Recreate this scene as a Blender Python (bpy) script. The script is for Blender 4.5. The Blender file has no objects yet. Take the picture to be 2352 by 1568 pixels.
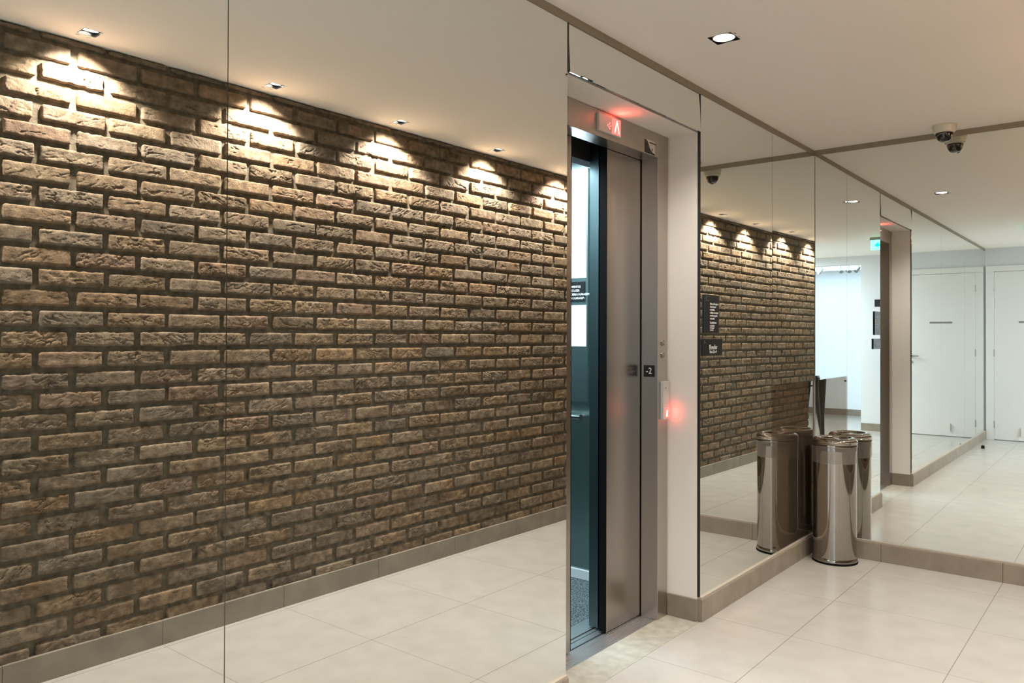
import bpy, bmesh, math, random
import numpy as np
from mathutils import Matrix, Vector

random.seed(7)
S = bpy.context.scene
COL = S.collection

# ------------------------------------------------------------------ camera
CX, CH = 1.589, 1.3008
YAW, PIT, ROL, F = math.radians(39.5525), math.radians(0.4616), math.radians(0.1875), 1809.22
fw = Vector((-math.sin(YAW) * math.cos(PIT), math.cos(YAW) * math.cos(PIT), math.sin(PIT)))
rt = Vector((math.cos(YAW), math.sin(YAW), 0))
up = rt.cross(fw)
rt, up = math.cos(ROL) * rt + math.sin(ROL) * up, -math.sin(ROL) * rt + math.cos(ROL) * up
cd = bpy.data.cameras.new('camera')
cam = bpy.data.objects.new('camera', cd)
COL.objects.link(cam)
m3 = Matrix((rt, up, -fw)).transposed()
cam.matrix_world = Matrix.Translation((CX, 0, CH)) @ m3.to_4x4()
cd.sensor_width = 36
cd.lens = F * 36 / 2352
cd.shift_x = 28.16 / 2352
cd.shift_y = -27.07 / 2352
cd.clip_start = 0.01
S.camera = cam

# ------------------------------------------------------------------ world and exposure
w = bpy.data.worlds.new('world')
S.world = w
w.use_nodes = True
w.node_tree.nodes['Background'].inputs[0].default_value = (0.8, 0.85, 1, 1)
w.node_tree.nodes['Background'].inputs[1].default_value = 0.02
S.view_settings.view_transform = 'Standard'
S.view_settings.look = 'None'
S.view_settings.exposure = 1.48
S.view_settings.gamma = 1
S.view_settings.use_curve_mapping = False
S.cycles.max_bounces = 16
S.cycles.glossy_bounces = 10
S.cycles.diffuse_bounces = 6
S.cycles.transparent_max_bounces = 16
S.cycles.sample_clamp_indirect = 8

WARM = (1.0, 0.92, 0.85)
ROOMW = (0.78, 0.89, 1.0)
COOL = (0.62, 0.82, 1.0)

# light levels (watts)
P_SPOT, P_ELEV, P_LOBBY, P_BACK, P_CAR = 34, 18, 66, 12, 16

# ------------------------------------------------------------------ dimensions
H, L, W = 2.4445, 4.949, 1.624
DL = math.radians(0.2025)
YE1, YE2, YJ, YJ1, YJ0 = 2.2965, 3.361, 4.254, 0.9665, -0.3635
YB = -1.8716
XF = -0.158            # front face of the steel frame
ZS = 2.236             # soffit over the elevator
TR = 2.413             # underside of the ceiling trim
SK = 0.102             # skirting height
YEND = 0.20            # free end of the brick wall
XLOB = 4.2


def area(name, loc, size, watts, color, rot=(0, 0, 0), parent=None):
    d = bpy.data.lights.new(name, 'AREA')
    d.shape = 'RECTANGLE'
    d.size, d.size_y = size
    d.energy = watts
    d.color = color
    o = bpy.data.objects.new(name, d)
    o.location = loc
    o.rotation_euler = rot
    COL.objects.link(o)
    if parent: o.parent = parent
    return o


area('lobby_fill', (3.0, -0.9, H - 0.03), (1.6, 1.0), P_LOBBY, ROOMW)  # lamp added out of sight to lift the ambient light
area('back_room_light', (2.6, -3.0, 2.40), (1.8, 1.4), P_BACK, COOL)
area('car_light', (-0.95, 2.85, 2.235), (0.8, 0.9), P_CAR, COOL)

# ------------------------------------------------------------------ material helpers
def mat(name, col, rough=0.5, metal=0.0, **k):
    m = bpy.data.materials.new(name)
    m.use_nodes = True
    b = m.node_tree.nodes['Principled BSDF']
    b.inputs['Base Color'].default_value = (*col, 1)
    b.inputs['Roughness'].default_value = rough
    b.inputs['Metallic'].default_value = metal
    for kk, v in k.items():
        b.inputs[kk.replace('_', ' ')].default_value = v
    return m


def N(m, t, **k):
    n = m.node_tree.nodes.new(t)
    for a, v in k.items(): setattr(n, a, v)
    return n


def LK(m, a, b): m.node_tree.links.new(a, b)


def noise_col(m, c1, c2, scale, detail=4, lo=0.35, hi=0.65, stretch=None, socket='Base Color'):
    tc = N(m, 'ShaderNodeNewGeometry')
    no = N(m, 'ShaderNodeTexNoise')
    no.inputs['Scale'].default_value = scale
    no.inputs['Detail'].default_value = detail
    src = tc.outputs['Position']
    if stretch:
        mp = N(m, 'ShaderNodeMapping')
        mp.inputs['Scale'].default_value = stretch
        LK(m, src, mp.inputs['Vector']); src = mp.outputs[0]
    LK(m, src, no.inputs['Vector'])
    r = N(m, 'ShaderNodeValToRGB')
    r.color_ramp.elements[0].position = lo
    r.color_ramp.elements[1].position = hi
    r.color_ramp.elements[0].color = (*c1, 1)
    r.color_ramp.elements[1].color = (*c2, 1)
    LK(m, no.outputs['Fac'], r.inputs[0])
    if socket: LK(m, r.outputs[0], m.node_tree.nodes['Principled BSDF'].inputs[socket])
    return r, no


def bump(m, scale, strength, dist=0.002, stretch=None, detail=6):
    tc = N(m, 'ShaderNodeNewGeometry')
    no = N(m, 'ShaderNodeTexNoise')
    no.inputs['Scale'].default_value = scale
    no.inputs['Detail'].default_value = detail
    src = tc.outputs['Position']
    if stretch:
        mp = N(m, 'ShaderNodeMapping')
        mp.inputs['Scale'].default_value = stretch
        LK(m, src, mp.inputs['Vector']); src = mp.outputs[0]
    LK(m, src, no.inputs['Vector'])
    bp = N(m, 'ShaderNodeBump')
    bp.inputs['Strength'].default_value = strength
    bp.inputs['Distance'].default_value = dist
    LK(m, no.outputs['Fac'], bp.inputs['Height'])
    LK(m, bp.outputs[0], m.node_tree.nodes['Principled BSDF'].inputs['Normal'])


def emis(name, col, strength):
    m = mat(name, col, 0.5)
    b = m.node_tree.nodes['Principled BSDF']
    b.inputs['Emission Color'].default_value = (*col, 1)
    b.inputs['Emission Strength'].default_value = strength
    return m


M = {}
M['plaster'] = mat('ceiling_plaster', (0.84, 0.79, 0.735), 0.9)
bump(M['plaster'], 60, 0.08)
M['wall'] = mat('wall_paint', (0.74, 0.71, 0.66), 0.85)
bump(M['wall'], 70, 0.08)
M['backpaint'] = mat('back_wall_paint', (0.58, 0.595, 0.60), 0.85)
M['backing'] = mat('mirror_backing', (0.16, 0.15, 0.13), 0.5)
M['lit_ledge'] = mat('skirting_ledge_lit', (0.34, 0.295, 0.235), 0.6)  # skirting's top edge, the light on it put in as a paler colour
M['mirror'] = mat('mirror_glass', (0.845, 0.872, 0.845), 0.0, 1.0)
M['edge'] = mat('mirror_edge', (0.02, 0.022, 0.018), 0.35)
M['trim'] = mat('ceiling_trim', (0.25, 0.215, 0.16), 0.6, 0.0)
M['skirt'] = mat('skirting_stone', (0.30, 0.25, 0.19), 0.45)
noise_col(M['skirt'], (0.20, 0.165, 0.125), (0.25, 0.21, 0.16), 9)
M['steel'] = mat('brushed_steel', (0.50, 0.455, 0.41), 0.30, 1.0)
bump(M['steel'], 40, 0.05, 0.001, stretch=(1, 1, 30))
M['door_steel'] = mat('door_steel', (0.41, 0.375, 0.345), 0.27, 1.0)
bump(M['door_steel'], 30, 0.04, 0.001, stretch=(30, 30, 0.6))
M['car_steel'] = mat('car_steel', (0.30, 0.37, 0.36), 0.30, 1.0)
M['car_door'] = mat('car_door_steel', (0.16, 0.20, 0.20), 0.30, 1.0)
M['tripod'] = mat('tripod_metal', (0.035, 0.042, 0.05), 0.18, 0.6)
M['alu'] = mat('sill_aluminium', (0.55, 0.54, 0.53), 0.38, 1.0)
M['rubber'] = mat('black_rubber', (0.006, 0.006, 0.006), 0.8, Specular_IOR_Level=0.1)
M['black'] = mat('black_plastic', (0.012, 0.012, 0.012), 0.25)
M['dark'] = mat('shaft_dark', (0.01, 0.012, 0.014), 0.8)
M['chrome'] = mat('polished_chrome', (0.43, 0.41, 0.385), 0.05, 1.0)
M['white'] = mat('white_lacquer', (0.67, 0.66, 0.64), 0.45)
M['offwhite'] = mat('off_white_plastic', (0.62, 0.58, 0.50), 0.4)
M['letter'] = mat('white_lettering', (0.85, 0.85, 0.83), 0.6)
M['grey'] = mat('grey_metal', (0.35, 0.34, 0.32), 0.4, 0.8)
M['panel'] = mat('panel_silver', (0.62, 0.61, 0.58), 0.4, 0.25)
M['paper'] = mat('white_paper', (0.88, 0.90, 0.92), 0.6)
M['bulb'] = emis('lamp_glow', (1.0, 0.95, 0.88), 9)
M['red'] = emis('red_led', (1.0, 0.05, 0.05), 5)
M['redface'] = emis('red_glow_panel', (0.9, 0.16, 0.14), 0.55)
M['arrowled'] = emis('arrow_led', (1.0, 0.75, 0.5), 4)
M['green'] = emis('exit_green', (0.20, 0.95, 0.68), 1.0)
M['green2'] = emis('exit_arrow_green', (0.0, 0.75, 0.45), 0.75)
M['spotglow'] = emis('track_lamp_glow', (0.95, 0.97, 1.0), 6)
M['backwall'] = mat('back_room_paint', (0.78, 0.80, 0.82), 0.8)

# floor tiles: 60 cm squares with thin joints
m = M['tile'] = mat('floor_tile', (0.45, 0.42, 0.38), 0.24)
m.node_tree.nodes['Principled BSDF'].inputs['Specular IOR Level'].default_value = 0.5
geo = N(m, 'ShaderNodeNewGeometry'); sep = N(m, 'ShaderNodeSeparateXYZ')
LK(m, geo.outputs['Position'], sep.inputs[0])


def mth(m, op, a, b=None):
    n = N(m, 'ShaderNodeMath', operation=op)
    for i, v in enumerate((a, b)):
        if v is None: continue
        if hasattr(v, 'is_output'): LK(m, v, n.inputs[i])
        else: n.inputs[i].default_value = v
    return n.outputs[0]


def grout(m, axis, off):
    a = mth(m, 'SUBTRACT', axis, off)
    a = mth(m, 'DIVIDE', a, 0.6)
    a = mth(m, 'FRACT', a)
    a = mth(m, 'SUBTRACT', a, 0.5)
    a = mth(m, 'ABSOLUTE', a)
    return mth(m, 'GREATER_THAN', a, 0.5 - 0.0013 / 0.6)


gx = grout(m, sep.outputs[0], 0.382)
gy = grout(m, sep.outputs[1], 4.06 - 6)
gm = mth(m, 'MAXIMUM', gx, mth(m, 'MULTIPLY', gy, 0.7))
r, _ = noise_col(m, (0.345, 0.325, 0.288), (0.385, 0.362, 0.322), 7.0, 8, 0.3, 0.7, socket=None)
mx = N(m, 'ShaderNodeMix', data_type='RGBA')
LK(m, gm, mx.inputs[0]); LK(m, r.outputs[0], mx.inputs[6]); mx.inputs[7].default_value = (0.16, 0.135, 0.10, 1)
LK(m, mx.outputs[2], m.node_tree.nodes['Principled BSDF'].inputs['Base Color'])

m = M['threshold'] = mat('threshold_stone', (0.4, 0.38, 0.31), 0.5)
noise_col(m, (0.27, 0.255, 0.20), (0.37, 0.355, 0.30), 22, 8, 0.3, 0.7)
m = M['carpet'] = mat('car_carpet', (0.06, 0.09, 0.09), 0.95)
noise_col(m, (0.01, 0.014, 0.013), (0.17, 0.20, 0.19), 170, 2, 0.42, 0.6)

# brick: per-brick colour attribute, finer stain and crack relief on top
m = M['brick'] = mat('tumbled_brick', (0.3, 0.22, 0.15), 0.88)
m.node_tree.nodes['Principled BSDF'].inputs['Specular IOR Level'].default_value = 0.15
at = N(m, 'ShaderNodeAttribute'); at.attribute_name = 'brick_color'
rr, nn = noise_col(m, (0.60, 0.58, 0.56), (1.30, 1.28, 1.24), 30, 10, 0.3, 0.7, socket=None)
mx = N(m, 'ShaderNodeMix', data_type='RGBA'); mx.blend_type = 'MULTIPLY'; mx.inputs[0].default_value = 1
LK(m, at.outputs['Color'], mx.inputs[6]); LK(m, rr.outputs[0], mx.inputs[7])
LK(m, mx.outputs[2], m.node_tree.nodes['Principled BSDF'].inputs['Base Color'])
geo = N(m, 'ShaderNodeNewGeometry')
n1 = N(m, 'ShaderNodeTexNoise'); n1.inputs['Scale'].default_value = 120; n1.inputs['Detail'].default_value = 10
n1.inputs['Distortion'].default_value = 0.25; n1.inputs['Roughness'].default_value = 0.68
LK(m, geo.outputs['Position'], n1.inputs['Vector'])
bpn = N(m, 'ShaderNodeBump'); bpn.inputs['Strength'].default_value = 0.9; bpn.inputs['Distance'].default_value = 0.005
LK(m, n1.outputs['Fac'], bpn.inputs['Height'])
LK(m, bpn.outputs[0], m.node_tree.nodes['Principled BSDF'].inputs['Normal'])

# clear protective sheet: transparent with a faint sheen
m = M['sheet'] = bpy.data.materials.new('tinted_clear_sheet'); m.use_nodes = True
nt = m.node_tree; nt.nodes.remove(nt.nodes['Principled BSDF'])
tr = nt.nodes.new('ShaderNodeBsdfTransparent'); tr.inputs[0].default_value = (0.87, 0.83, 0.795, 1)
df = nt.nodes.new('ShaderNodeBsdfDiffuse'); df.inputs[0].default_value = (0.20, 0.17, 0.14, 1)
ms = nt.nodes.new('ShaderNodeMixShader'); ms.inputs[0].default_value = 0.07
nt.links.new(tr.outputs[0], ms.inputs[1]); nt.links.new(df.outputs[0], ms.inputs[2])
nt.links.new(ms.outputs[0], nt.nodes['Material Output'].inputs[0])

m = M['liner'] = bpy.data.materials.new('bag_plastic'); m.use_nodes = True
nt = m.node_tree; pb = nt.nodes['Principled BSDF']
pb.inputs['Base Color'].default_value = (0.34, 0.315, 0.28, 1); pb.inputs['Roughness'].default_value = 0.14
pb.inputs['Alpha'].default_value = 0.30
bump(m, 22, 0.9, 0.008, stretch=(1, 1, 3))

# ------------------------------------------------------------------ mesh helpers
class MB:
    def __init__(s): s.v, s.f = [], []

    def box(s, x0, x1, y0, y1, z0, z1):
        b = len(s.v)
        s.v += [(x, y, z) for z in (z0, z1) for y in (y0, y1) for x in (x0, x1)]
        s.f += [tuple(b + i for i in q) for q in ((0, 2, 3, 1), (4, 5, 7, 6), (0, 1, 5, 4), (2, 6, 7, 3), (0, 4, 6, 2), (1, 3, 7, 5))]
        return s

    def lathe(s, prof, cx=0, cy=0, n=48, cap0=False, cap1=False):
        b = len(s.v)
        for r, z in prof:
            for i in range(n):
                a = 2 * math.pi * i / n
                s.v.append((cx + r * math.cos(a), cy + r * math.sin(a), z))
        for k in range(len(prof) - 1):
            for i in range(n):
                j = (i + 1) % n
                s.f.append((b + k * n + i, b + k * n + j, b + (k + 1) * n + j, b + (k + 1) * n + i))
        if cap0: s.f.append(tuple(b + i for i in reversed(range(n))))
        if cap1: s.f.append(tuple(b + (len(prof) - 1) * n + i for i in range(n)))
        return s

    def tube(s, p0, p1, r, n=16, r1=None):
        p0, p1 = Vector(p0), Vector(p1)
        d = (p1 - p0).normalized()
        a = d.orthogonal().normalized(); c = d.cross(a)
        b = len(s.v)
        for p, rr in ((p0, r), (p1, r if r1 is None else r1)):
            for i in range(n):
                t = 2 * math.pi * i / n
                s.v.append(tuple(p + rr * (math.cos(t) * a + math.sin(t) * c)))
        for i in range(n):
            j = (i + 1) % n
            s.f.append((b + i, b + j, b + n + j, b + n + i))
        s.f.append(tuple(b + i for i in reversed(range(n)))); s.f.append(tuple(b + n + i for i in range(n)))
        return s

    def prism(s, pts, axis, a0, a1):
        """pts in the two other axes (in xyz order), extruded along axis"""
        b = len(s.v); n = len(pts)
        for a in (a0, a1):
            for p in pts:
                q = list(p); q.insert(axis, a); s.v.append(tuple(q))
        for i in range(n):
            j = (i + 1) % n
            s.f.append((b + i, b + j, b + n + j, b + n + i))
        s.f.append(tuple(b + i for i in reversed(range(n)))); s.f.append(tuple(b + n + i for i in range(n)))
        return s

    def build(s, name, m, parent=None, bevel=0, smooth=False, loc=None, rotz=0):
        me = bpy.data.meshes.new(name)
        me.from_pydata(s.v, [], s.f)
        bm = bmesh.new(); bm.from_mesh(me)
        bmesh.ops.recalc_face_normals(bm, faces=bm.faces)
        bm.to_mesh(me); bm.free()
        me.materials.append(m)
        o = bpy.data.objects.new(name, me); COL.objects.link(o)
        if smooth:
            for p in me.polygons: p.use_smooth = True
            me.set_sharp_from_angle(angle=math.radians(35))
        if bevel:
            bv = o.modifiers.new('bevel', 'BEVEL'); bv.width = bevel; bv.segments = 2; bv.limit_method = 'ANGLE'
        if parent: o.parent = parent
        if loc: o.location = loc
        o.rotation_euler.z = rotz
        return o


def thing(name, label, cat, loc=(0, 0, 0), group=None, kind=None, rotz=0):
    o = bpy.data.objects.new(name, None); COL.objects.link(o)
    o.empty_display_size = 0.05
    o.location = loc; o.rotation_euler.z = rotz
    o['label'] = label; o['category'] = cat
    if group: o['group'] = group
    if kind: o['kind'] = kind
    return o


def tag(o, label, cat, group=None):
    o['label'] = label; o['category'] = cat
    if group: o['group'] = group
    return o


STR = {}


def struct(o, label=None, cat=None):
    o['kind'] = 'structure'
    if label: o['label'] = label
    if cat: o['category'] = cat
    return o


def box(name, m, x0, x1, y0, y1, z0, z1, parent=None, bevel=0, rotz=0, loc=None):
    return MB().box(x0, x1, y0, y1, z0, z1).build(name, m, parent, bevel, rotz=rotz, loc=loc)


def text(name, body, size, m, parent, loc, rot, align='LEFT', sx=1.0, ext=0.0006, space=1.0):
    """lettering turned into a real mesh"""
    c = bpy.data.curves.new(name, 'FONT')
    c.body = body; c.size = size; c.align_x = align; c.extrude = ext; c.resolution_u = 3
    c.space_character = space; c.space_line = 1.0
    t = bpy.data.objects.new(name + '_tmp', c); COL.objects.link(t)
    dg = bpy.context.evaluated_depsgraph_get()
    me = bpy.data.meshes.new_from_object(t.evaluated_get(dg))
    bpy.data.objects.remove(t)
    me.materials.clear(); me.materials.append(m)
    o = bpy.data.objects.new(name, me); COL.objects.link(o)
    o.parent = parent; o.location = loc; o.rotation_euler = rot; o.scale = (sx, 1, 1)
    return o


R90 = math.pi / 2
# rotation that makes text readable on a wall whose outward normal is +x / -y / +y
ROT_PX = (R90, 0, R90)
ROT_MY = (R90, 0, 0)
ROT_PY = (R90, 0, math.pi)

# ------------------------------------------------------------------ shell
struct(MB().box(0, XLOB + .2, YB - 3, L + .1, -0.12, 0).build('floor', M['tile']))
struct(box('floor_threshold', M['threshold'], -0.166, -0.0015, YE1, YE2, -0.12, 0.0))
LIGHTS = [(.331, 2.868)] + [(1.505, y) for y in (.49, 1.303, 2.118, 2.907, 3.72, 4.52)]
HS0, HS1 = .0465, .034   # half widths of the downlight cut-outs
ce = MB()
hs = lambda x: HS0 if x < 1 else HS1
xs = sorted({0, XLOB + .2} | {x + d_ * hs(x) for x, _ in LIGHTS for d_ in (-1, 1)})
ys = sorted({YB, L + .1} | {y + d_ * hs(x) for x, y in LIGHTS for d_ in (-1, 1)})
for x0, x1 in zip(xs, xs[1:]):
    for y0, y1 in zip(ys, ys[1:]):
        if any(abs((x0 + x1) / 2 - a) < hs(a) * .99 and abs((y0 + y1) / 2 - b) < hs(a) * .99 for a, b in LIGHTS): continue
        b_ = len(ce.v)
        ce.v += [(x0, y0, H), (x1, y0, H), (x1, y1, H), (x0, y1, H)]
        ce.f.append((b_, b_ + 3, b_ + 2, b_ + 1))
b_ = len(ce.v)
ce.v += [(xs[0], ys[0], H + .1), (xs[-1], ys[0], H + .1), (xs[-1], ys[-1], H + .1), (xs[0], ys[-1], H + .1)]
ce.f.append((b_, b_ + 1, b_ + 2, b_ + 3))
struct(ce.build('ceiling', M['plaster']))
# left wall behind the mirrors, with the elevator recess
wl = MB()
wl.box(-0.45, -0.012, YB - .1, YE1, -0.12, H)
wl.box(-0.45, -0.012, YE2, L + .1, -0.12, H)
wl.box(XF - 0.002, -0.012, YE1, YE2, ZS, H)
struct(wl.build('wall_left', M['wall']))
# end wall (very slightly out of square)
struct(MB().box(-0.01, XLOB, 0.008, 0.15, 0, H).build('wall_end', M['wall'], loc=(0, L, 0), rotz=DL))
# back wall with opening
OX0, OX1, OZ = 1.495, 3.1, 2.325
wb = MB().box(-0.1, OX0, YB - 0.14, YB, 0, H).box(OX0, OX1, YB - 0.14, YB, OZ, H + .1).box(OX1, XLOB + .1, YB - 0.14, YB, 0, H + .1)
struct(wb.build('wall_back', M['backpaint']))
# lobby sides (around the corner of the brick wall)
struct(MB().box(XLOB, XLOB + .1, YB, 0.5, 0, H).box(1.9, XLOB + .1, YEND, YEND + .1, 0, H).build('wall_lobby', M['wall']))
# room beyond the opening
br = MB().box(0.9, 4.3, -4.05, -3.95, 0, 2.7).box(0.9, 1.0, -3.95, YB - .14, 0, 2.7).box(4.2, 4.3, -3.95, YB - .14, 0, 2.7)
struct(br.build('wall_back_room', M['backwall']))
struct(box('ceiling_back_room', M['backwall'], 0.9, 4.3, -4.05, YB - .14, 2.455, 2.55))

# ------------------------------------------------------------------ mirrors
def mirror(y0, y1, z0, z1, label, rz=0.0):
    t = thing('mirror_panel', label, 'mirror', (0, y0, z0), 'tall mirror panels on the left wall', rotz=rz)
    g = 0.0012
    box('mirror_glass', M['mirror'], -0.006, 0.0, g, y1 - y0 - g, 0.0, z1 - z0, t)
    box('backing', M['backing'], -0.0115, -0.0065, 0.0, y1 - y0, 0.0, z1 - z0, t)
    return t


ZM = 0.113
mirror(YB + .002, YJ0, ZM, TR, 'tall wall mirror nearest the white doors')
mirror(YJ0, YJ1, ZM, TR, 'tall wall mirror at the left edge of the photo')
t1 = mirror(YJ1, YE1, ZM, TR, 'wide tall mirror just left of the elevator')
tm = mirror(YE1 + .007, YE2 - .001, ZS + .002, TR, 'low horizontal mirror strip above the elevator')
tm.rotation_euler.y = -math.radians(2.5); tm.location.x = .0055
mirror(YE2 + .006, YJ, ZM, TR, 'tall mirror right of the elevator holding the black signs')
EPS = math.radians(-0.0)
mirror(YJ, L - .004, 1.036, TR, 'narrow mirror in the corner above the tinted sheet', rz=-math.radians(0.45))
mirror(YJ, L - .004, ZM, 1.034, 'low mirror in the corner behind the trash can and tinted sheet')
te = thing('mirror_panel', 'wide mirror covering the end wall right of the trash can', 'mirror', (0, L, ZM), 'tall mirror panels on the left wall', rotz=DL)
te['group'] = 'mirror covering the end wall'
box('mirror_glass', M['mirror'], 0.008, 1.60, 0.0, 0.006, 0, TR - ZM, te)
struct(MB().box(-0.009, -0.0075, YE2, YE2 + .005, ZM, TR).box(-0.0115, 0.0, YE2 + .0005, YE2 + .0055, ZM, ZS).box(-0.0115, 0.0015, YE2 + .0005, YE2 + .0055, ZS, TR).build('trim_3', M['edge']))
struct(box('trim_4', M['edge'], -0.0115, 0.0015, YE1, YE1 + .0065, ZS + .002, TR))

# trims at the ceiling and skirtings
struct(MB().box(-0.0115, 0.002, YB, L - .002, TR + .0005, H).build('trim_1', M['trim']))
struct(MB().box(0.004, 1.61, -0.002, 0.008, TR + .0005, H).build('trim_2', M['trim'], loc=(0, L, 0), rotz=DL))


def skirt(name, segs, bev=0.0015, **k):
    mb = MB()
    for s_ in segs: mb.box(*s_, 0, SK)
    return struct(mb.build(name, M['skirt'], bevel=bev, **k))


def cut(a, b, marks):
    e = [a] + sorted(q for q in marks if a + .02 < q < b - .02) + [b]
    return [(e[i] + .0006, e[i + 1] - .0006) for i in range(len(e) - 1)]


ymarks = [4.06 + .6 * k for k in range(-12, 3)]
xmarks = [.382 + .6 * k for k in range(-1, 9)]
segs = [(-.0115, .013, a, b) for a, b in cut(YB, YE1, ymarks)] + [(-.0115, .013, a, b) for a, b in cut(YE2, L - .002, ymarks)]
segs += [(XF + .001, -.012, YE1 - .001, YE1 + .010), (XF + .001, -.012, YE2 - .010, YE2 + .001)]
skirt('baseboard_left', segs)
struct(MB().box(-.0115, .009, YB + .01, YE1 - .001, SK, ZM - .0005).box(-.0115, .009, YE2 + .001, L - .004, SK, ZM - .0005).build('trim_5', M['lit_ledge'], bevel=.001))
skirt('baseboard_end', [(a, b, -.013, .008) for a, b in cut(.014, 1.61, xmarks)], loc=(0, L, 0), rotz=DL)
struct(MB().box(.014, 1.61, -.009, .006, SK, ZM - .0005).build('trim_6', M['lit_ledge'], bevel=.001, loc=(0, L, 0), rotz=DL))
skirt('baseboard_right', [(1.611, 1.64, a, b) for a, b in cut(YEND, L - .016, ymarks)])
skirt('baseboard_back', [(a, b, YB + .0005, YB + .013) for a, b in cut(1.02, OX0, [])] + [(1.0, 4.2, -3.95, -3.937)])

# ------------------------------------------------------------------ brick wall
def vnoise(x, y, seed):
    xi, yi = np.floor(x).astype(np.int64), np.floor(y).astype(np.int64)
    xf, yf = x - xi, y - yi
    xf = xf * xf * (3 - 2 * xf); yf = yf * yf * (3 - 2 * yf)

    def h(a, b):
        n = (a * 374761393 + b * 668265263 + seed * 1442695041) & 0xffffffff
        n = ((n ^ (n >> 13)) * 1274126177) & 0xffffffff
        return ((n ^ (n >> 16)) & 0xffff) / 65535.0
    return (h(xi, yi) * (1 - xf) + h(xi + 1, yi) * xf) * (1 - yf) + (h(xi, yi + 1) * (1 - xf) + h(xi + 1, yi + 1) * xf) * yf


def fbm(x, y, seed, octs):
    v = 0; a = 1; s = 0
    for o in range(octs):
        v = v + a * (vnoise(x, y, seed + o * 17) - .5); s += a
        a *= .55; x = x * 2.03; y = y * 2.03
    return v / s


def brick_wall():
    rng = np.random.RandomState(11)
    V, Fc, C = [], [], []
    base = 0
    NU, NV = 62, 20
    us = np.concatenate([[0, .012, .035], np.linspace(.07, .93, NU - 6), [.965, .988, 1]])
    vs = np.concatenate([[0, .05, .12], np.linspace(.22, .78, NV - 6), [.88, .95, 1]])
    U, Vv = np.meshgrid(us, vs, indexing='ij')
    # palette: grey-brown, tan, ochre, dark
    pal = np.array([(.255, .190, .128), (.235, .182, .132), (.265, .185, .120), (.205, .155, .105), (.250, .200, .150), (.200, .164, .126), (.275, .190, .118), (.245, .172, .125)])
    prob = np.array([.2, .2, .12, .12, .14, .1, .05, .07])
    z_top0 = 2.4071  # top of an A course
    row = -1
    while True:
        zt = z_top0 - .07805 * row
        zb = zt - .0640
        if zt < .09: break
        off = 1.052 if row % 2 == 0 else 1.177
        k0 = -5
        for k in range(k0, 16):
            y0 = off + .2555 * k + rng.uniform(-.003, .003)
            y1 = y0 + .2365 + rng.uniform(-.005, .005)
            y0c, y1c = max(y0, YEND + .001), min(y1, L - .012)
            if y1c - y0c < .03: continue
            z0, z1 = max(zb + rng.uniform(-.002, .002), .085), min(zt + rng.uniform(-.002, .002), H - .002)
            if z1 - z0 < .012: continue
            sd = int(rng.randint(1, 100000))
            ly, lz = (y1c - y0c), (z1 - z0)
            Y = y0c + U * ly; Z = z0 + Vv * lz
            py, pz = Y * 1.0 + sd * 1.37, Z * 1.0 + sd * 0.73
            # ragged, rounded outline
            eu = (np.minimum(U, 1 - U) * ly); ev = (np.minimum(Vv, 1 - Vv) * lz)
            cr = rng.uniform(.008, .017)
            cu = np.clip(1 - eu / cr, 0, 1); cv = np.clip(1 - ev / cr, 0, 1)
            shr = np.hypot(cu, cv); fac = np.where(shr > 1, (shr - 1), 0) * cr * .9
            Y = Y + np.where(U < .5, 1, -1) * fac * cu; Z = Z + np.where(Vv < .5, 1, -1) * fac * cv
            rag = rng.choice([.4, 1, 1.7], p=[.35, .4, .25])
            wz = fbm(py * 38, pz * 0 + sd, sd, 3) * .010 * rag
            wy = fbm(pz * 45, py * 0 + sd, sd + 5, 3) * .008 * rag
            nb = np.clip(1 - ev / .012, 0, 1); Z = Z + np.where(Vv < .5, np.abs(wz), -np.abs(wz)) * nb
            nb = np.clip(1 - eu / .012, 0, 1); Y = Y + np.where(U < .5, np.abs(wy), -np.abs(wy)) * nb
            # relief
            d0 = rng.uniform(.0125, .018)
            e = np.minimum(eu, ev)
            edge = np.clip(e / .0045, 0, 1) ** .5
            h = d0 * edge
            ang = rng.uniform(-.6, .6)
            ry, rz = py * math.cos(ang) + pz * math.sin(ang), -py * math.sin(ang) + pz * math.cos(ang)
            rough = rng.choice([.55, .9, 1.3], p=[.35, .4, .25])
            n = fbm(py * 28, pz * 40, sd + 9, 5) * .0048
            warp = fbm(py * 34, pz * 34, sd + 3, 3) * 1.5
            rid = 1 - np.abs(2 * (vnoise(ry * 24 + warp, rz * 75 + warp, sd + 21) - .5))
            rid2 = 1 - np.abs(2 * (vnoise(ry * 85 + warp * 2, rz * 150 - warp * 2, sd + 77) - .5))
            msk = np.clip((fbm(py * 16, pz * 22, sd + 33, 2) + .10) * 5, 0, 1)
            crack = -np.clip((rid - .86) / .14, 0, 1) * .0060 * msk - np.clip((rid2 - .85) / .15, 0, 1) * .0015
            h = h + (n + crack) * edge * rough
            h[0, :] = h[-1, :] = 0; h[:, 0] = h[:, -1] = 0
            h = np.maximum(h, 0.0)
            X = (W + .014) - h
            V.append(np.stack([X, Y, Z], -1).reshape(-1, 3))
            idx = np.arange(NU * NV).reshape(NU, NV) + base
            Fc.append(np.stack([idx[:-1, :-1], idx[:-1, 1:], idx[1:, 1:], idx[1:, :-1]], -1).reshape(-1, 4))
            c = pal[rng.choice(len(pal), p=prob)] * rng.uniform(.82, 1.15) * np.array([.84, .795, .745])
            c2 = pal[rng.choice(len(pal), p=prob)]
            mixn = np.clip(fbm(py * 9, pz * 12, sd + 50, 3) * 3 + .35, 0, 1)[..., None]
            cc = c * (1 - mixn * .5) + c2 * mixn * .5
            C.append(np.concatenate([cc, np.ones_like(cc[..., :1])], -1).reshape(-1, 4))
            base += NU * NV
        row += 1
    # mortar bed: a grid with gentle unevenness
    ny, nz = 260, 130
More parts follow.
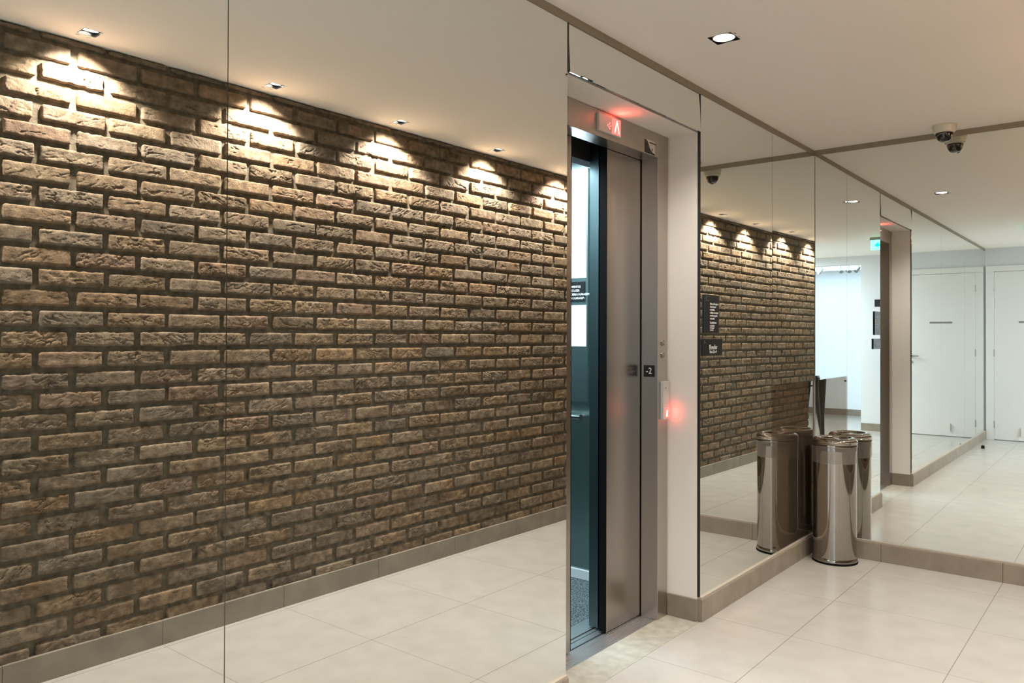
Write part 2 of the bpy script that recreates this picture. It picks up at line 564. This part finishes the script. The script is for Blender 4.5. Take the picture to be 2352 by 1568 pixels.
    gy = np.linspace(YEND, L - .002, ny); gz = np.linspace(.06, H - .001, nz)
    GY, GZ = np.meshgrid(gy, gz, indexing='ij')
    GX = W + .0135 + fbm(GY * 40, GZ * 40, 5, 3) * .003
    V.append(np.stack([GX, GY, GZ], -1).reshape(-1, 3))
    idx = np.arange(ny * nz).reshape(ny, nz) + base
    Fc.append(np.stack([idx[:-1, :-1], idx[:-1, 1:], idx[1:, 1:], idx[1:, :-1]], -1).reshape(-1, 4))
    C.append(np.tile([.155, .125, .088, 1], (ny * nz, 1)))
    base += ny * nz
    # wall body behind
    bx = np.array([(x, y, z) for z in (0, H) for y in (YEND, L - .001) for x in (W + .02, W + .25)])
    V.append(bx)
    Fc.append(np.array([(0, 2, 3, 1), (4, 5, 7, 6), (0, 1, 5, 4), (2, 6, 7, 3), (0, 4, 6, 2), (1, 3, 7, 5)]) + base)
    C.append(np.tile([.3, .26, .2, 1], (8, 1)))
    V, Fc, C = np.concatenate(V), np.concatenate(Fc), np.concatenate(C)
    me = bpy.data.meshes.new('wall_right')
    me.vertices.add(len(V)); me.vertices.foreach_set('co', V.astype(np.float32).ravel())
    me.loops.add(Fc.size); me.loops.foreach_set('vertex_index', Fc.astype(np.int32).ravel())
    me.polygons.add(len(Fc)); me.polygons.foreach_set('loop_start', np.arange(0, Fc.size, 4, dtype=np.int32))
    me.update(calc_edges=True); me.validate()
    ca = me.color_attributes.new('brick_color', 'FLOAT_COLOR', 'POINT')
    ca.data.foreach_set('color', C.astype(np.float32).ravel())
    me.polygons.foreach_set('use_smooth', np.ones(len(me.polygons), dtype=bool))
    me.materials.append(M['brick'])
    o = bpy.data.objects.new('wall_right', me); COL.objects.link(o)
    return struct(o)


brick_wall()

# ------------------------------------------------------------------ elevator entrance
YO0, YO1, ZO = 2.387, 3.258, 2.124
XD = -0.247            # face of the landing doors
en = thing('elevator_entrance', 'brushed steel elevator entrance with half open sliding doors', 'elevator', (XF, 2.82, 0))
EN = Vector((XF, 2.82, 0))


def pb(name, m, x0, x1, y0, y1, z0, z1, parent=en, base=EN, bevel=0):
    return MB().box(x0 - base.x, x1 - base.x, y0 - base.y, y1 - base.y, z0 - base.z, z1 - base.z).build(name, m, parent, bevel)


pb('jamb', M['steel'], XD + .004, XF, YO1, YE2 - .0105, 0.0005, ZS - .001, bevel=.0012)
pb('jamb', M['steel'], XD + .004, XF, YE1 + .0105, YO0, 0.0005, ZS - .001, bevel=.0012)
pb('header', M['steel'], XD + .004, XF, YO0 + .0006, YO1 - .0006, ZO, ZS - .001, bevel=.0012)
for nm, a, b in (('landing_door', 2.962, 3.40), ('landing_door', 2.25, 2.684)):
    d = pb(nm, M['door_steel'], XD - .036, XD, a, b, 0.006, 2.17, bevel=.002)
    e0, e1 = (a - .004, a - .0005) if a > 2.8 else (b + .0005, b + .004)
    s_ = MB().box(XD - .036 - EN.x, XD - .001 - EN.x, e0 - EN.y, e1 - EN.y, 0.008, 2.165).build('edge_seal', M['rubber'], d)
sill = MB()
for a, b, z in ((-.166, -.262, 0), (-.270, -.303, 0)):
    sill.box(b - EN.x, a - .0005 - EN.x, YO0 - .05 - EN.y, YO1 + .0 - EN.y, -.03, -.0005)
sill.box(-.303 - EN.x, -.166 - EN.x, YO0 - .05 - EN.y, YO1 + .1 - EN.y, -.05, -.03)
for i in range(9):   # anti-slip ribs
    x = -.172 - i * .0098
    sill.box(x - .0035 - EN.x, x - EN.x, YO0 - EN.y, YO1 - EN.y, -.0006, .0009)
sill.build('sill', M['alu'], en)
# position indicator in the header
ind = pb('position_indicator', M['panel'], XF + .0005, XF + .012, 2.735, 2.909, 2.146, 2.219, bevel=.001)
IX = XF + .0125 - EN.x
mb = MB()
# chevron pointing up
for sgn in (-1, 1):
    mb.prism([(2.873 + sgn * .0185 - EN.y, 2.158), (2.873 + sgn * .0155 - EN.y, 2.158), (2.873 - sgn * .0008 - EN.y, 2.206), (2.873 + sgn * .0013 - EN.y, 2.209)], 0, IX, IX + .0012)
mb.build('arrow_sign', M['arrowled'], ind)
MB().box(IX - .0005, IX + .0004, 2.834 - EN.y, 2.902 - EN.y, 2.150, 2.216).build('lit_face', M['redface'], ind)
mb = MB()
for dy, dz in ((0, 0), (-.012, .006), (-.012, -.006), (-.024, 0), (-.006, .012), (-.006, -.012)):
    mb.box(IX, IX + .0006, 2.824 + dy - .002 - EN.y, 2.824 + dy + .002 - EN.y, 2.178 + dz - .002, 2.178 + dz + .002)
mb.build('dot_display', M['red'], ind)
pl = bpy.data.lights.new('indicator_glow', 'AREA'); pl.energy = .05; pl.color = (1, .08, .06); pl.size = .03
po = bpy.data.objects.new('indicator_glow', pl); COL.objects.link(po); po.parent = ind
po.location = (IX + .022, 2.868 - EN.y, 2.19); po.rotation_euler = (0, math.radians(-145), 0)
# certification sticker on the header
st = pb('sticker', M['offwhite'], XF + .0004, XF + .0010, 3.130, 3.226, 2.128, 2.190)
cy, cz = 3.130 - EN.y, 2.128
pts = [(0, 0), (.094, 0), (.094, .006), (.075, .009), (.058, .017), (.045, .029), (.035, .043), (.026, .054), (.015, .060), (0, .060)]
MB().prism([(cy + a, cz + b) for a, b in pts], 0, XF + .0011 - EN.x, XF + .0014 - EN.x).build('sticker_print', M['black'], st)
MB().lathe([(.0035, 0), (.0060, 0), (.0060, .0004), (.0035, .0004), (.0035, 0)], n=20).build('sticker_emblem', M['black'], st, loc=None).matrix_local = Matrix.Translation((XF + .0011 - EN.x, 3.200 - EN.y, 2.150)) @ Matrix.Rotation(R90, 4, 'Y')
text('sticker_print', 'MANUTENÇÃO', .009, M['black'], st, (XF + .0011 - EN.x, 3.172 - EN.y, 2.176), ROT_PX)
# call panel, key switches, floor number plate
cp = pb('call_panel', M['panel'], XF + .0005, XF + .016, 3.282, 3.338, .918, 1.093, bevel=.001)
PX_ = XF + .0165 - EN.x
MB().box(PX_ - .0004, PX_ + .003, 3.300 - EN.y, 3.336 - EN.y, .926, .972).build('call_button', M['redface'], cp, bevel=.001)
MB().prism([(3.307 - EN.y, .932), (3.314 - EN.y, .932), (3.3125 - EN.y, .960), (3.3085 - EN.y, .960)], 0, PX_ + .003, PX_ + .004).build('button_light', M['arrowled'], cp)
MB().prism([(3.322 - EN.y, .940), (3.330 - EN.y, .940), (3.326 - EN.y, .954)], 0, PX_ + .003, PX_ + .004).build('button_symbol', M['grey'], cp)
text('panel_emblem', 'A', .012, M['grey'], cp, (PX_, 3.304 - EN.y, 1.060), ROT_PX, 'CENTER')
pl = bpy.data.lights.new('button_glow', 'AREA'); pl.energy = .022; pl.color = (1, .06, .05); pl.size = .025
po = bpy.data.objects.new('button_glow', pl); COL.objects.link(po); po.parent = cp
po.location = (PX_ + .012, 3.322 - EN.y, .955); po.rotation_euler = (math.radians(80), 0, math.radians(12))
for z in (1.272, 1.215):
    k = MB().lathe([(.0145, 0), (.0145, .004), (.012, .006), (.0095, .006), (.0085, .003), (.0075, .0075), (0.0005, .0078)], n=28, cap0=True).build('key_switch', M['grey'], en, smooth=True)
    k.matrix_local = Matrix.Translation((XF + .0004 - EN.x, 3.303 - EN.y, z)) @ Matrix.Rotation(R90, 4, 'Y')
np_ = pb('floor_number_plate', M['black'], -.230, -.174, YO1 - .0025, YO1 - .0003, 1.114, 1.168, bevel=.0008)
text('floor_number', '-2', .040, M['letter'], np_, (-.202 - EN.x, YO1 - .0030 - EN.y, 1.129), ROT_MY, 'CENTER', sx=.95)

# ------------------------------------------------------------------ elevator car
CE = Vector((-.95, 2.85, 0))
car = thing('elevator_car', 'brightly lit elevator car with steel walls seen through the half open doors', 'elevator car', CE)


def cb(name, m, x0, x1, y0, y1, z0, z1, parent=car, bevel=0):
    return pb(name, m, x0, x1, y0, y1, z0, z1, parent, CE, bevel)


cb('car_floor', M['carpet'], -1.60, -.42, 2.10, 3.545, -.03, -.001)
sl = MB()
for a, b in ((-.418, -.334), (-.325, -.308)):
    sl.box(a - CE.x, b - CE.x, 2.15 - CE.y, 3.5 - CE.y, -.03, -.0008)
sl.build('car_sill', M['alu'], car)
cb('side_wall', M['car_steel'], -1.60, -.42, 3.550, 3.57, -.03, 2.25)
cb('side_wall', M['car_steel'], -1.60, -.42, 2.08, 2.10, -.03, 2.25)
cb('rear_wall', M['car_steel'], -1.62, -1.60, 2.08, 3.57, -.03, 2.25)
cb('car_ceiling', M['white'], -1.62, -.42, 2.08, 3.57, 2.25, 2.27)
cb('car_header', M['dark'], -.42, -.353, 2.08, 3.57, 2.085, 2.30)
cb('shaft_cover', M['dark'], -.352, -.29, 2.2, 3.5, 2.18, 2.40)
cb('front_return', M['car_steel'], -.42, -.385, 3.30, 3.57, -.001, 2.085)
cb('front_return', M['car_steel'], -.42, -.385, 2.08, 2.36, -.001, 2.085)
d = cb('car_door', M['car_door'], -.352, -.306, 2.984, 3.42, .006, 2.16)
d = cb('car_door', M['car_door'], -.352, -.306, 2.23, 2.66, .006, 2.16)
cb('kick_strip', M['white'], -1.58, -.45, 3.538, 3.5495, .0, .052, bevel=.002)
bd = cb('information_board', M['car_steel'], -1.10, -.722, 3.532, 3.5495, .95, 2.2)
cb('notice_sheet', M['paper'], -1.00, -.729, 3.5295, 3.5315, 1.614, 2.10, parent=bd)
cb('notice_sheet', M['paper'], -1.00, -.729, 3.5295, 3.5315, 1.247, 1.468, parent=bd)
ds = cb('directory_sign', M['black'], -1.02, -.737, 3.5275, 3.5315, 1.487, 1.594, parent=bd)
for i, s_ in enumerate(('APARTAMENTOS', 'ÁREA DE LAZER', 'LAVANDERIA E GARAGEM', 'TÉRREO E GARAGEM')):
    text('directory_lettering', s_, .0175, M['letter'], ds, (-.868 - CE.x, 3.5270 - CE.y, 1.561 - i * .0205 - CE.z), ROT_MY, sx=.78)
hr = MB().tube((-1.45 - CE.x, 3.49 - CE.y, .872), (-.735 - CE.x, 3.49 - CE.y, .872), .016)
for x in (-1.35, -.78): hr.tube((x - CE.x, 3.49 - CE.y, .872), (x - CE.x, 3.5495 - CE.y, .872), .008)
hr.build('handrail', M['chrome'], car, smooth=True)
cb('car_lamp', emis('car_lamp_glow', (.75, .9, 1.0), 4), -1.35, -.55, 2.4, 3.3, 2.243, 2.2495)

# ------------------------------------------------------------------ recessed downlights
def downlight(label, x, y, spot_w, spot_col, tilt, aim, depth, size_deg, blend, proto=None, group='recessed downlights along the brick wall'):
    t = thing('downlight', label, 'ceiling light', (x, y, H), group)
    if proto is None:
        s = hs(x); k = s / HS0
        f = MB()
        for q in ((-s, -s + .0012, -s, s), (s - .0012, s, -s, s), (-s + .0012, s - .0012, -s, -s + .0012), (-s + .0012, s - .0012, s - .0012, s)):
            f.box(*q, -.0010, .034)
        f.box(-s, s, -s, s, .034, .036)
        f.build('square_housing', M['black'], t)
        RM = Matrix.Translation((0, 0, depth)) @ Matrix.Rotation(-tilt, 4, 'Y')
        f = MB().lathe([(r_ * k, z_) for r_, z_ in ((.0385, .010), (.0385, -.0010), (.0400, -.0022), (.0420, -.0022), (.0430, -.0010), (.0430, .010))], n=40)
        f.build('gimbal_ring', M['offwhite'], t, smooth=True).matrix_local = RM
        f = MB().lathe([(r_ * k, z_) for r_, z_ in ((.0375, .008), (.0335, .0065), (.0320, .0012), (.018, .0004), (.0004, .0002))], n=40)
        f.build('bulb', M['bulb'], t, smooth=True).matrix_local = RM
        MB().box(.052, .057, -.030, -.017, -.0010, -.0003).build('clip_slot', M['trim'], t)
        MB().box(.052, .0545, .010, .026, -.0008, -.0003).build('clip_slot', M['trim'], t)
    else:
        for ch in proto.children:
            if ch.type == 'LIGHT': continue
            c = ch.copy(); COL.objects.link(c); c.parent = t
    d = bpy.data.lights.new('downlight_beam', 'SPOT')
    d.energy = spot_w; d.color = spot_col; d.spot_size = math.radians(size_deg); d.spot_blend = blend
    d.shadow_soft_size = .025
    o = bpy.data.objects.new('downlight_beam', d); COL.objects.link(o); o.parent = t
    o.location = (0, 0, -.012); o.rotation_euler = (0, -aim, 0)
    return t


downlight('square recessed downlight in the ceiling in front of the elevator', .331, 2.868, P_ELEV, WARM, 0, 0, .004, 125, .8, group='recessed ceiling downlights')
names = ['square downlight over the free end of the brick wall', 'first square downlight from the left over the brick wall in the mirror',
         'second square downlight from the left over the brick wall in the mirror', 'third square downlight from the left over the brick wall in the mirror',
         'fourth square downlight from the left over the brick wall in the mirror', 'square downlight over the brick wall nearest the end mirror']
dl0 = None
for i, y in enumerate((.49, 1.303, 2.118, 2.907, 3.72, 4.52)):
    q = downlight(names[i], 1.505, y, P_SPOT, WARM, math.radians(11), math.radians(7), .010, 118, .35, dl0)
    dl0 = dl0 or q

# ------------------------------------------------------------------ security camera
sc = thing('security_camera', 'dome security camera on the ceiling by the end mirror', 'camera', (.735, 4.795, H))
MB().lathe([(.0005, -.0003), (.060, -.0003), (.060, -.008), (.057, -.012), (.054, -.034), (.046, -.042), (.040, -.043)], n=48).build('camera_base', M['offwhite'], sc, smooth=True)
MB().lathe([(.0425, -.040), (.042, -.052), (.038, -.068), (.029, -.081), (.016, -.089), (.0004, -.091)], n=48).build('camera_dome', mat('smoked_dome', (.012, .010, .010), .06, 0, Coat_Weight=.5), sc, smooth=True)
MB().tube((0.006, -.012, -.07), (.012, -.028, -.0815), .011, 20).build('camera_lens', M['black'], sc, smooth=True)

# ------------------------------------------------------------------ trash can
TC = Vector((.168, 4.795, 0))
tc = thing('trash_can', 'polished chrome cylindrical trash can standing in the mirrored corner', 'trash can', TC)
R = .1185
MB().lathe([(R - .004, .030), (R, .032), (R, .640), (R + .0012, .645), (R + .0012, .652), (R, .656), (R, .672)], n=96).build('body', M['chrome'], tc, smooth=True)
MB().lathe([(R - .002, .0), (R + .0055, .0), (R + .0065, .006), (R + .0055, .012)], n=96, cap0=True).build('rubber_foot', M['rubber'], tc, smooth=True)
MB().lathe([(R + .0045, .011), (R + .0055, .016), (R + .002, .026), (R + .0005, .031), (R - .001, .033)], n=96).build('base_ring', M['chrome'], tc, smooth=True)
prof = [(R - .001, .668), (R + .004, .670), (R + .0055, .675), (R + .004, .680), (R + .0005, .6825), (R + .0035, .685), (R + .0045, .6885), (R + .002, .6915), (R + .0035, .694)]
prof += [(.1235, .699), (.1215, .705), (.116, .711), (.109, .7155), (.100, .719), (.092, .7195), (.085, .717), (.080, .711), (.0785, .700), (.0785, .66)]
MB().lathe(prof, n=96).build('rim', M['chrome'], tc, smooth=True)
lp = []
MB().lathe([(R + .0035, .684), (R + .0030, .672), (R + .0045, .660), (R + .0030, .650), (R + .0042, .632), (R + .0034, .612), (R + .0042, .590), (R + .0038, .575)], n=96).build('bin_liner', M['liner'], tc, smooth=True)
MB().lathe([(.1165, .05), (.1165, .66)], n=48, cap0=True).build('inner_bucket', M['dark'], tc, smooth=True)
sm = MB()
a = math.radians(-62)
sm.tube((R * math.cos(a), R * math.sin(a), .034), (R * math.cos(a), R * math.sin(a), .57), .0009, 6)
for z in (.10, .14, .18, .22, .26): sm.tube((R * math.cos(a + .012), R * math.sin(a + .012), z), (R * math.cos(a + .012) + .0012, R * math.sin(a + .012) - .0012, z), .0016, 8)
sm.build('seam', M['trim'], tc)

# ------------------------------------------------------------------ protective sheet on the corner mirror
ps = thing('protective_sheet', 'clear tinted protective sheet screwed over the lower mirror behind the trash can', 'protective sheet', (.0015, YJ, .118))
box('clear_sheet', M['sheet'], .001, .0035, .004, L - YJ - .018, 0, .915, ps)
for yy in (.035, L - YJ - .05):
    for zz in (.03, .887):
        MB().tube((-.001, yy, zz), (.0055, yy, zz), .0050, 14).build('screw', M['black'], ps)

# ------------------------------------------------------------------ signs on the mirror right of the elevator
sg = thing('elevator_notice_sign', 'tall narrow black notice sign with white lines on the mirror', 'sign', (.001, 3.398, 1.318))
box('plate', M['black'], 0, .006, 0, .156, 0, .178, sg, bevel=.0006)
lines = ['Aviso aos Passageiros:', 'Antes de entrar', 'no elevador,', 'verifique se o mesmo', 'encontra-se parado', 'neste andar.', '', 'É proibido fumar', 'no elevador']
z = .132
for i, s_ in enumerate(lines):
    if s_: text('sign_lettering', s_, .0138, M['letter'], sg, (.0065, .056, z), ROT_PX, sx=.74)
    z -= .0137 if s_ else .006
for i, s_ in enumerate(('Lei Municipal', 'e Estadual')):
    text('sign_lettering', s_, .0095, M['letter'], sg, (.0065, .056, .021 - i * .010), ROT_PX, sx=.9)
lg = MB().box(.006, .0066, .012, .0135, .152, .170).box(.006, .0066, .012, .042, .150, .1512).box(.006, .0066, .018, .0192, .155, .170).box(.006, .0066, .018, .036, .169, .170)
lg.build('sign_emblem', M['grey'], sg)
sg = thing('elevator_name_sign', 'black plate reading Elevador on the mirror below the tall notice', 'sign', (.001, 3.384, 1.212))
box('plate', M['black'], 0, .006, 0, .207, 0, .078, sg, bevel=.0006)
text('sign_lettering', 'Elevador', .031, M['letter'], sg, (.0065, .105, .030), ROT_PX, 'CENTER', sx=.85, space=.95)
text('sign_lettering', 'Finais 2,3 e 4', .0185, M['letter'], sg, (.0065, .105, .0125), ROT_PX, 'CENTER', sx=.80)
MB().box(.006, .0066, .010, .0112, .060, .072).box(.006, .0066, .010, .026, .0595, .0605).box(.006, .0066, .014, .0152, .064, .072).build('sign_emblem', M['grey'], sg)

# ------------------------------------------------------------------ back wall: doors, plaque, exit sign
struct(MB().box(.014, 1.02, YB + .0005, YB + .02, 2.143, 2.215).box(.014, .103, YB + .0005, YB + .02, 0, 2.1425).box(.925, 1.02, YB + .0005, YB + .02, 0, 2.1425).build('trim_7', M['white'], bevel=.001))
dr = thing('door_1', 'white flush door with grey name plate', 'door', (.105, YB + .001, 0), kind='structure')
box('door_leaf', M['white'], 0, .818, .001, .014, .008, 2.139, dr, bevel=.001)
MB().box(.262, .528, .0145, .0165, 1.487, 1.509).build('name_plate', M['grey'], dr)
for z in (.15, 1.06, 1.89): MB().tube((-.001, .018, z), (-.001, .018, z + .09), .006, 12).build('hinge', M['grey'], dr)
h = MB().tube((.755, .014, 1.052), (.755, .055, 1.052), .009, 12).tube((.762, .050, 1.052), (.655, .050, 1.052), .009, 12).tube((.755, .0145, 1.052), (.755, .020, 1.052), .024, 20)
h.build('door_handle', M['grey'], dr, smooth=True)
MB().tube((.755, .0145, .975), (.755, .022, .975), .022, 20).build('lock', M['grey'], dr, smooth=True)
box('door_pull_guard', M['offwhite'], .283, .292, .0145, .032, .07, .175, dr, bevel=.001)
pq = tag(box('wall_plaque', M['black'], 1.165, 1.315, YB + .0005, YB + .012, 1.727, 1.824, bevel=.001), 'small black plaque on the white back wall beside the opening', 'sign')
dsb = MB().lathe([(.018, 0), (.019, .004), (.017, .030), (.013, .036), (.0004, .037)], n=24, cap0=True).build('door_stop', M['rubber'], smooth=True, loc=(.111, -.86, 0))
tag(dsb, 'small black rubber door stop on the floor by the left wall', 'door stop')
ex = thing('exit_sign', 'green lit exit sign with an arrow hanging from the ceiling', 'exit sign', (.740, .21, H))
box('bracket', M['grey'], -.118, .118, -.012, .012, -.030, -.0005, ex)
box('sign_face', M['green'], -.110, .110, -.004, .004, -.145, -.0305, ex)
MB().prism([(.072, -.088), (.030, -.058), (.030, -.076), (-.06, -.076), (-.06, -.100), (.030, -.100), (.030, -.118)], 1, .0045, .0055).build('arrow', M['green2'], ex)

# track spotlights in the back room
tk = thing('track_light', 'ceiling track with small white spotlights in the bright room', 'spotlight', (1.98, -2.70, 2.455))
box('track', M['grey'], -.32, .32, -.015, .015, -.022, -.0005, tk)
for i, (x, dx) in enumerate(((.18, .03), (-.10, -.02), (-.24, .03))):
    hd = MB().tube((x, 0, -.022), (x, 0, -.105), .007, 10).tube((x - dx * .3, -.01, -.10), (x + dx, .05, -.165), .020, 20, .030)
    hd.build('spot_head', M['grey'], tk, smooth=True)
    if i == 0: MB().tube((x + dx * 1.01, .0505, -.1655), (x + dx * 1.02, .0515, -.167), .026, 20).build('lamp_face', M['spotglow'], tk)

# tripod standing under the viewpoint, met only as a reflection in the corner
tp = thing('tripod', 'dark glossy tripod legs reflected in the mirrored corner behind the trash can', 'tripod', (1.60, -.04, 0))
MB().tube((-.01, 0, .86), (-.01, 0, 1.10), .014).build('centre_column', M['tripod'], tp, smooth=True)
MB().box(-.165, .165, -.045, .045, .80, .83).tube((-.01, 0, .82), (-.01, 0, .87), .03).build('hub', M['tripod'], tp, bevel=.006)
for a_, b_ in (((-.128, .0, .805), (-.145, .01, 0)), ((.128, 0, .805), (.142, .01, 0)), ((-.01, -.03, .805), (-.01, -.42, 0))):
    m_ = tuple(p * .45 + q * .55 for p, q in zip(a_, b_))
    n_ = tuple(p * .85 + q * .15 for p, q in zip(a_, b_))
    lgm = MB().tube(a_, n_, .054, 24, .047).tube(n_, m_, .047, 24, .023).tube(m_, b_, .023, 24, .019)
    lgm.build('leg', M['tripod'], tp, smooth=True)
